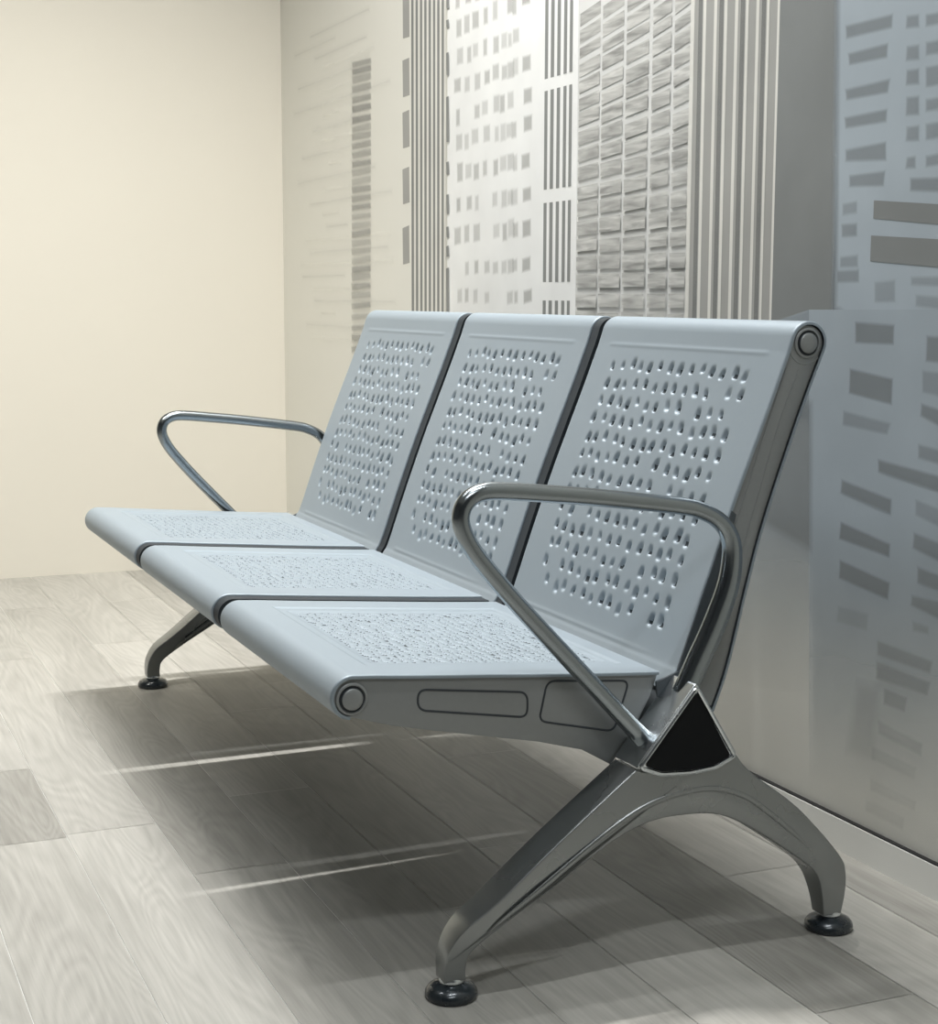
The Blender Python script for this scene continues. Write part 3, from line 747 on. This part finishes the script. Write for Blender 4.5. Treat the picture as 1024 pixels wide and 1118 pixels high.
# dimple positions along the profile, measured from the lower front edge
def dimple_shade(x, p, s):
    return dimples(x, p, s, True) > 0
def dimples(x, p, s, recess_shade=False):
    u = -x
    d = 0
    if p.y > .858 or p.x > .556: return 0
    # pressed field: a shallow crease above and below
    side = sstep(.035, .060, u) * sstep(.035, .060, BW-u)
    if not recess_shade: d -= .0011 * math.exp(-((s-.497)/.0026)**2) * side
    if not recess_shade: d -= .0010 * math.exp(-((s-.040)/.0026)**2) * side * sstep(BW-.04, BW-.2, BW-u)
    if .07 < u < BW-.06 and S0-.03 < s < S1+.03:
        cp = (BW-.16)/13; rp = (S1-S0)/12
        fc = (u-.079)/cp; fr = (s-S0)/rp
        for rr in (math.floor(fr), math.floor(fr)+1):
            for cc in (math.floor(fc), math.floor(fc)+1):
                if (rr, cc) not in DIMS: continue
                jx, js, dep, sz, skip, sl = DIMS[(rr, cc)]
                if skip: continue
                du = u - (.079 + cc*cp + jx); ds = s - (S0 + rr*rp + js)
                du -= sl*ds
                w = .0052*sz; t = ds/(.0104*sz)                       # t: -1 lower lip ... +1 upper end
                if abs(t) > 1: continue
                lat = math.exp(-(du/w)**4 * 1.2) * (1 if t < 0 else 1)
                ramp = (1 - sstep(-.50, 1, t)) if t > -.50 else sstep(-1, -.50, t)
                if recess_shade: d = max(d, 1 if (lat > .55 and -.72 < t < -.12 and dep > .7) else 0); continue
                d = max(d, DIMPLE*dep*ramp*lat)
    return d

def make_back():
    return part('backrest', sheet_mesh(BACK_PROF, BW, lambda x, p, s: dimples(x, p, s), .0024, 1, dimple_shade), [M['sheet'], M['recess_shade']], bench, angle=60)
back = make_back()
def back_outline(d):
    o = inset_poly([Vector(p) for p in catmull(BACK_FRONT, 6)] + [Vector(p) for p in BARC] + catmull([BARC[-1]] + BACK_REAR, 6)[1:], d)
    return o
bm = bmesh.new(); prism(bm, back_outline(.004), -BW+.001, -BW+.006); part('end_plate', bm, M['dark'], back, 'dark inner end plate')
for k in (1, 2): copy_tree(back, bench, -BPITCH*k)
backs = [o for o in bench.children if o.name.startswith('backrest')]
bm = bmesh.new(); prism(bm, back_outline(.0062), -.010, -.0032, .002, 2)
part('end_plate', bm, M['plate'], backs[0], 'grey end plate')
bm = bmesh.new(); cap(bm, -.0034, .5590, .8500, .0215)
part('bolt_cap', bm, [M['plate'], M['groove_shade']], backs[0], 'round cap at the top corner')
# pressed lines on the end plate: an arc under the cap and two long creases
bm = bmesh.new()
pp = resample([Vector(p) for p in arc(.5575, .849, .0285, 205, 318, 12)], .003)[0]
sweep(bm, [(-.0034, p.x, p.y) for p in pp], .0012, .0010, 8)
for pts in ([(.5460, .812), (.5150, .735), (.4790, .620), (.4600, .560)], [(.5250, .815), (.5020, .752), (.4630, .640), (.4290, .545), (.3900, .430)]):
    pp = resample(catmull(pts, 6), .006)[0]
    sweep(bm, [(-.0036, p.x, p.y) for p in pp], .0012, .0012, 8)
part('crease', bm, M['plate'], backs[0])
# dark wedge put in for the shadow between the lower backrest edge and the arm tube
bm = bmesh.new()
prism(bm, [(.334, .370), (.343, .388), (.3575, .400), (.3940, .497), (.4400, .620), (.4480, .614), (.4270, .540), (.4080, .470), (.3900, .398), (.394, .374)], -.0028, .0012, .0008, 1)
part('gap_strip', bm, M['dark'], backs[0], 'dark wedge in place of shadow beside the near backrest')
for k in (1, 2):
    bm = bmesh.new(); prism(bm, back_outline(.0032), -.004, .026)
    part('gap_strip', bm, M['strip'], backs[k], 'dark slate strip in the gap between backrests')

# ---- dark fillers added to hide light showing where seat and backrest meet, one at each end, and the beam under the seats
for x in (-.002, -1.772):
    bm = bmesh.new(); prism(bm, [(.324, .388), (.340, .393), (.364, .402), (.386, .401), (.378, .335), (.330, .340)], x, x+.004, .001, 1)
    part('dark_filler', bm, M['dark'], bench, 'added dark filler between seat and backrest')
bm = bmesh.new(); prism(bm, [(.350, .378), (.278, .290), (.405, .290)], -1.78, .01, .004, 2)
part('beam', bm, M['dark'], bench, 'dark triangular beam under the seats')

# ---- leg frames
LEG_F = catmull([(.262, .285), (.145, .1975), (.058, .128), (.016, .098), (-.003, .070), (-.0085, .045), (-.008, .026)], 5)
LEG_IN = catmull([(.022, .026), (.0215, .045), (.030, .066), (.078, .1005), (.159, .149), (.228, .190), (.284, .2105), (.343, .2135), (.398, .2055), (.456, .175), (.540, .1165), (.566, .090), (.578, .060), (.585, .026)], 5)
LEG_R = catmull([(.615, .026), (.6185, .055), (.6150, .090), (.5980, .122), (.524, .2005), (.446, .260), (.419, .290)], 5)
TOPARC = catmull([(.419, .290), (.375, .277), (.327, .274), (.285, .280), (.262, .285)], 4)[1:-1]
XA, XB = .0, .060                                                   # leg thickness along x

def taper(bm):
    xc = (XA+XB)/2
    for v in bm.verts:
        k = .50 + .50*sstep(.02, .15, v.co.z)
        v.co.x = xc + (v.co.x-xc)*k

def make_leg():
    bm = bmesh.new()
    prism(bm, [(p.x, p.y) for p in LEG_F + LEG_IN + LEG_R + TOPARC], XA, XB, .0065, 4)
    # the raised bead that follows the arch, on both faces
    rid = catmull([(.050, .088), (.084, .114), (.189, .184), (.262, .226), (.320, .243), (.380, .246), (.432, .230), (.475, .200), (.523, .160), (.548, .135)], 8)
    n = len(rid); rr = [.0042*min(1, 6*min(i, n-1-i)/n + .12) for i in range(n)]
    for xf in (XB-.0004, XA+.0004): sweep(bm, [(xf, p.x, p.y) for p in rid], rr, [r*.55 for r in rr], 10)
    taper(bm)
    leg = part('leg_frame', bm, M['chrome'], bench, 'cast aluminium leg frame', angle=35)
    # socket that grips the beam
    bm = bmesh.new()
    tri = stadium([(.2605, .2865), (.3530, .3975), (.4205, .2905)], .006, 4)
    prism(bm, [(p.x, p.y) for p in tri], XA-.002, XB+.0005, .003, 3)
    part('beam_socket', bm, M['bright'], leg, 'polished triangular beam socket')
    # black cap with a chrome rim
    capo = stadium([(.3535, .3850), (.2745, .2905), (.300, .2795), (.345, .2765), (.385, .2795), (.4095, .2895)], .006, 4)
    bm = bmesh.new(); prism(bm, [(p.x, p.y) for p in capo], XB-.004, XB+.0022, .001, 1)
    part('end_cap', bm, M['black'], leg, 'black triangular end cap')
    bm = bmesh.new()
    pp = resample(stadium([(.3530, .3905), (.2675, .2885), (.300, .2755), (.345, .2725), (.385, .2755), (.4160, .2890)], .006, 4), .003)[0]
    sweep(bm, [(XB+.0008, p.x, p.y) for p in pp[:-1]], .0032, .0036, 8, closed=True)
    part('cap_rim', bm, M['bright'], leg, 'bright chrome rim')
    for y in (.0075, .6045):
        bm = bmesh.new()
        lathe(bm, [(.028, .0), (.0335, .0012), (.0352, .005), (.0346, .0095), (.0310, .0145), (.0235, .0185), (.015, .0208), (.012, .0222), (.0005, .0223)], (.030, y, 0), 'z', 44)
        part('foot_pad', bm, M['rubber'], leg, 'dark glossy foot pad')
        bm = bmesh.new()
        lathe(bm, [(.0145, .0205), (.0165, .0225), (.0165, .0262), (.0150, .029), (.0120, .031)], (.030, y, 0), 'z', 32)
        part('foot_collar', bm, M['bright'], leg, 'small chrome collar')
    return leg
leg = make_leg()
copy_tree(leg, bench, -1.834)

# ---- armrests
ARM = [(.302, .304), (.282, .326), (.242, .368), (.201, .411), (.106, .511), (.060, .563), (.035, .595), (.0215, .622), (.0205, .642), (.030, .658), (.050, .6665), (.080, .6665), (.140, .6605), (.211, .6525), (.336, .6355), (.372, .6270), (.402, .6110), (.4195, .588), (.4235, .560), (.418, .520), (.397, .466), (.371, .415), (.352, .375)]
path = catmull(ARM, 6); n = len(path)
ra = []; rb = []
for i in range(n):
    t = i/(n-1)
    w = sstep(.70, .93, t)
    ra.append(.0118 + .0062*w + .002*sstep(.12, 0, t)); rb.append(.0118 + .001*w)
bm = bmesh.new(); sweep(bm, [(.030, p.x, p.y) for p in path], ra, rb, 24)
arm = part('armrest', bm, M['steel'], bench, 'bent steel tube armrest', angle=60)
far = copy_tree(arm, bench, -1.832)
far.location = Vector(far.location) + Vector((0, .022, -.030))

# ------------------------------------------------------------------ the setting
def struct(name, bm, m, parent=None, label=None, smooth=False, normals=True):
    o = link(name, bm, m, parent, None, smooth, normals=normals)
    if parent is None: o['kind'] = 'structure'
    if label: o['label'] = label
    return o
XL, XR, YB, YF, ZC = -3.431, 5.2, .8266, -4.2, 3.5

# floor: planks run along the back wall
bm = bmesh.new(); lay = bm.loops.layers.float_color.new('plank')
rf = random.Random(21)
PWD = .155; y0 = -.355 - PWD*25; row = 0
def plank(xa, xb, ya, yb, tone):
    g = .0006
    vs = [bm.verts.new(p) for p in ((xa+g, ya+g, 0), (xb-g, ya+g, 0), (xb-g, yb-g, 0), (xa+g, yb-g, 0))]
    f = bm.faces.new(vs); c = (tone, rf.random(), rf.random(), 1)
    for l in f.loops: l[lay] = c
while y0 < YB:
    ya, yb = max(y0, YF), min(y0+PWD, YB)
    if yb > ya + .002:
        if abs(y0 + PWD + .355) < .01: cuts = [(-3.6, -2.35, .5), (-2.35, -1.235, .72), (-1.235, -.80, .12), (-.80, .45, .62), (.45, 1.7, .4), (1.7, 2.9, .6), (2.9, 4.1, .3), (4.1, 5.3, .7)]
        else:
            cuts = []; x = -3.431 - rf.uniform(0, 1.1)
            while x < XR:
                ln = rf.choice((1.1, 1.25, 1.4)); cuts.append((x, x+ln, rf.uniform(.15, .9))); x += ln
        for xa, xb, tone in cuts:
            xa, xb = max(xa, XL), min(xb, XR)
            if xb > xa + .01: plank(xa, xb, ya, yb, tone)
    y0 += PWD
# dark joint bed under the planks
nb = [bm.verts.new(p) for p in ((XL, YF, -.0012), (XR, YF, -.0012), (XR, YB, -.0012), (XL, YB, -.0012))]
f = bm.faces.new(nb); f.material_index = 1
struct('floor', bm, [M['floor'], M['skirting']], normals=False)

bm = bmesh.new(); box(bm, XL-.1, XR+.1, YF-.1, YB+.1, ZC, ZC+.1); struct('ceiling', bm, M['ceiling'])
bm = bmesh.new(); box(bm, XL-.1, XL, YF-.1, YB+.1, -.05, ZC); struct('wall_left', bm, M['wall_left'])
bm = bmesh.new(); box(bm, XL, XR, YB, YB+.1, -.05, ZC); wb = struct('wall_back', bm, M['wall_back'])
bm = bmesh.new(); box(bm, XL, XR, YF-.1, YF, -.05, ZC); struct('wall_front', bm, M['wall_far'])
bm = bmesh.new(); box(bm, XR, XR+.1, YF-.1, YB+.1, -.05, ZC); struct('wall_right', bm, M['wall_far'])
bm = bmesh.new(); box(bm, XL+.002, XR-.002, YB-.010, YB-.0002, .0, .0545); struct('baseboard_back', bm, M['skirting'])
bm = bmesh.new(); box(bm, XL+.002, XR-.002, YB-.0085, YB-.0002, .0550, .0570); struct('shadow_gap_strip_1', bm, M['shadow_gap'])  # black strip painted in for the shadow gap above the baseboard

# mural painted on the back wall: flat marks (kind, opacity, soft edge, four corners in wall x, z)
MCOL = {0: srgb(*MC0), 1: srgb(*MC1), 2: srgb(*MC2), 3: srgb(*MC3), 4: srgb(*MC4), 5: srgb(*MC5), 6: srgb(*MC6), 7: srgb(*MC7)}
bm = bmesh.new(); pl = bm.loops.layers.float_color.new('paint'); coats = []
for i, line in enumerate(MURAL.strip().split('\n')):
    w = line.split(); k = int(w[0]); a = float(w[1]); fe = float(w[2]); q = [float(t) for t in w[3:]]
    P = [Vector((min(q[j], XR), max(.06, min(q[j+1], ZC-.001)))) for j in range(0, 8, 2)]
    xs = [p.x for p in P]; zs = [p.y for p in P]; bb = (min(xs)-.01, max(xs)+.01, min(zs)-.01, max(zs)+.01)
    coat = 1 + max([o[4] for o in coats if o[0] < bb[1] and bb[0] < o[1] and o[2] < bb[3] and bb[2] < o[3]], default=0)   # coats of paint, 0.1 mm apart
    coats.append(bb + (coat,)); y = YB - .0002 - .0001*coat
    c = MCOL[k]; mi = 1 if k == 7 else 0
    def face(pts, al):
        vs = [bm.verts.new((p.x, y, p.y)) for p in pts]
        f = bm.faces.new(vs); f.material_index = mi
        for l, t in zip(f.loops, al): l[pl] = (c[0], c[1], c[2], t)
    if fe < -.5: face(P, [a, a, 0, 0])                               # paint that fades out downwards
    elif fe < .0005: face(P, [a]*4)
    else:
        O = inset_poly(P, -fe); I = inset_poly(P, fe)
        face(I, [a]*4)
        for j in range(4): face([O[j], O[(j+1) % 4], I[(j+1) % 4], I[j]], [0, 0, a, a])
mural = link('mural', bm, [M['mural'], M['panes']], wb, None, smooth=False, normals=False)
mural['label'] = 'grey city tower mural painted on the back wall'
mural['kind'] = 'structure'

# ------------------------------------------------------------------ lamps: long ceiling tubes running towards the back wall, some added as fill, and an added spot
def spot_lamp(name, loc, aim, angle, watts, col, radius):
    l = bpy.data.lights.new(name, 'SPOT'); l.energy = watts; l.color = col; l.spot_size = math.radians(angle); l.spot_blend = 1.; l.shadow_soft_size = radius
    o = bpy.data.objects.new(name, l); C.objects.link(o); o.location = loc
    o.rotation_euler = (Vector(aim) - Vector(loc)).to_track_quat('-Z', 'Y').to_euler(); return o
def tube_lamp(name, x, y, ln, w, watts, col, spread):
    l = bpy.data.lights.new(name, 'AREA'); l.shape = 'RECTANGLE'; l.size = w; l.size_y = ln; l.energy = watts; l.color = col; l.spread = math.radians(spread)
    o = bpy.data.objects.new(name, l); C.objects.link(o); o.location = (x, y, ZC-.03); return o
for i, (x, y, ln, w, e, col, spr) in enumerate(LAMPS): tube_lamp('tube_and_fill_light_%d' % (i+1), x, y, ln, w, e, col, spr)

for i, (p, q, ang, e, col, rad) in enumerate(SPOTS): spot_lamp('added_wall_spot_%d' % (i+1), p, q, ang, e, col, rad)

wd = bpy.data.worlds.new('room_air'); bpy.context.scene.world = wd; wd.use_nodes = True
wd.node_tree.nodes['Background'].inputs['Color'].default_value = (.6, .65, .7, 1); wd.node_tree.nodes['Background'].inputs['Strength'].default_value = .0

# ------------------------------------------------------------------ camera
cam = bpy.data.cameras.new('camera'); co = bpy.data.objects.new('camera', cam); C.objects.link(co)
cx, cy, cz, yaw, pitch, roll, fpx = 1.8823, -.7632, .91284, .40504, .13352, .00282, 1749.585
f = Vector((-math.cos(yaw)*math.cos(pitch), math.sin(yaw)*math.cos(pitch), -math.sin(pitch)))
r = f.cross(Vector((0, 0, 1))).normalized(); u = r.cross(f)
r2 = r*math.cos(roll) + u*math.sin(roll); u2 = u*math.cos(roll) - r*math.sin(roll)
co.matrix_world = Matrix(((r2.x, u2.x, -f.x, cx), (r2.y, u2.y, -f.y, cy), (r2.z, u2.z, -f.z, cz), (0, 0, 0, 1)))
cam.sensor_fit = 'VERTICAL'; cam.sensor_height = 24; cam.lens = fpx/1118*24; cam.clip_start = .01
sc = bpy.context.scene; sc.camera = co
sc.view_settings.view_transform = 'Standard'; sc.view_settings.look = 'None'; sc.view_settings.gamma = 1; sc.view_settings.exposure = EXPOSURE
sc.cycles.use_denoising = True
sc.cycles.transparent_max_bounces = 16
sc.cycles.max_bounces = 8; sc.cycles.diffuse_bounces = 5
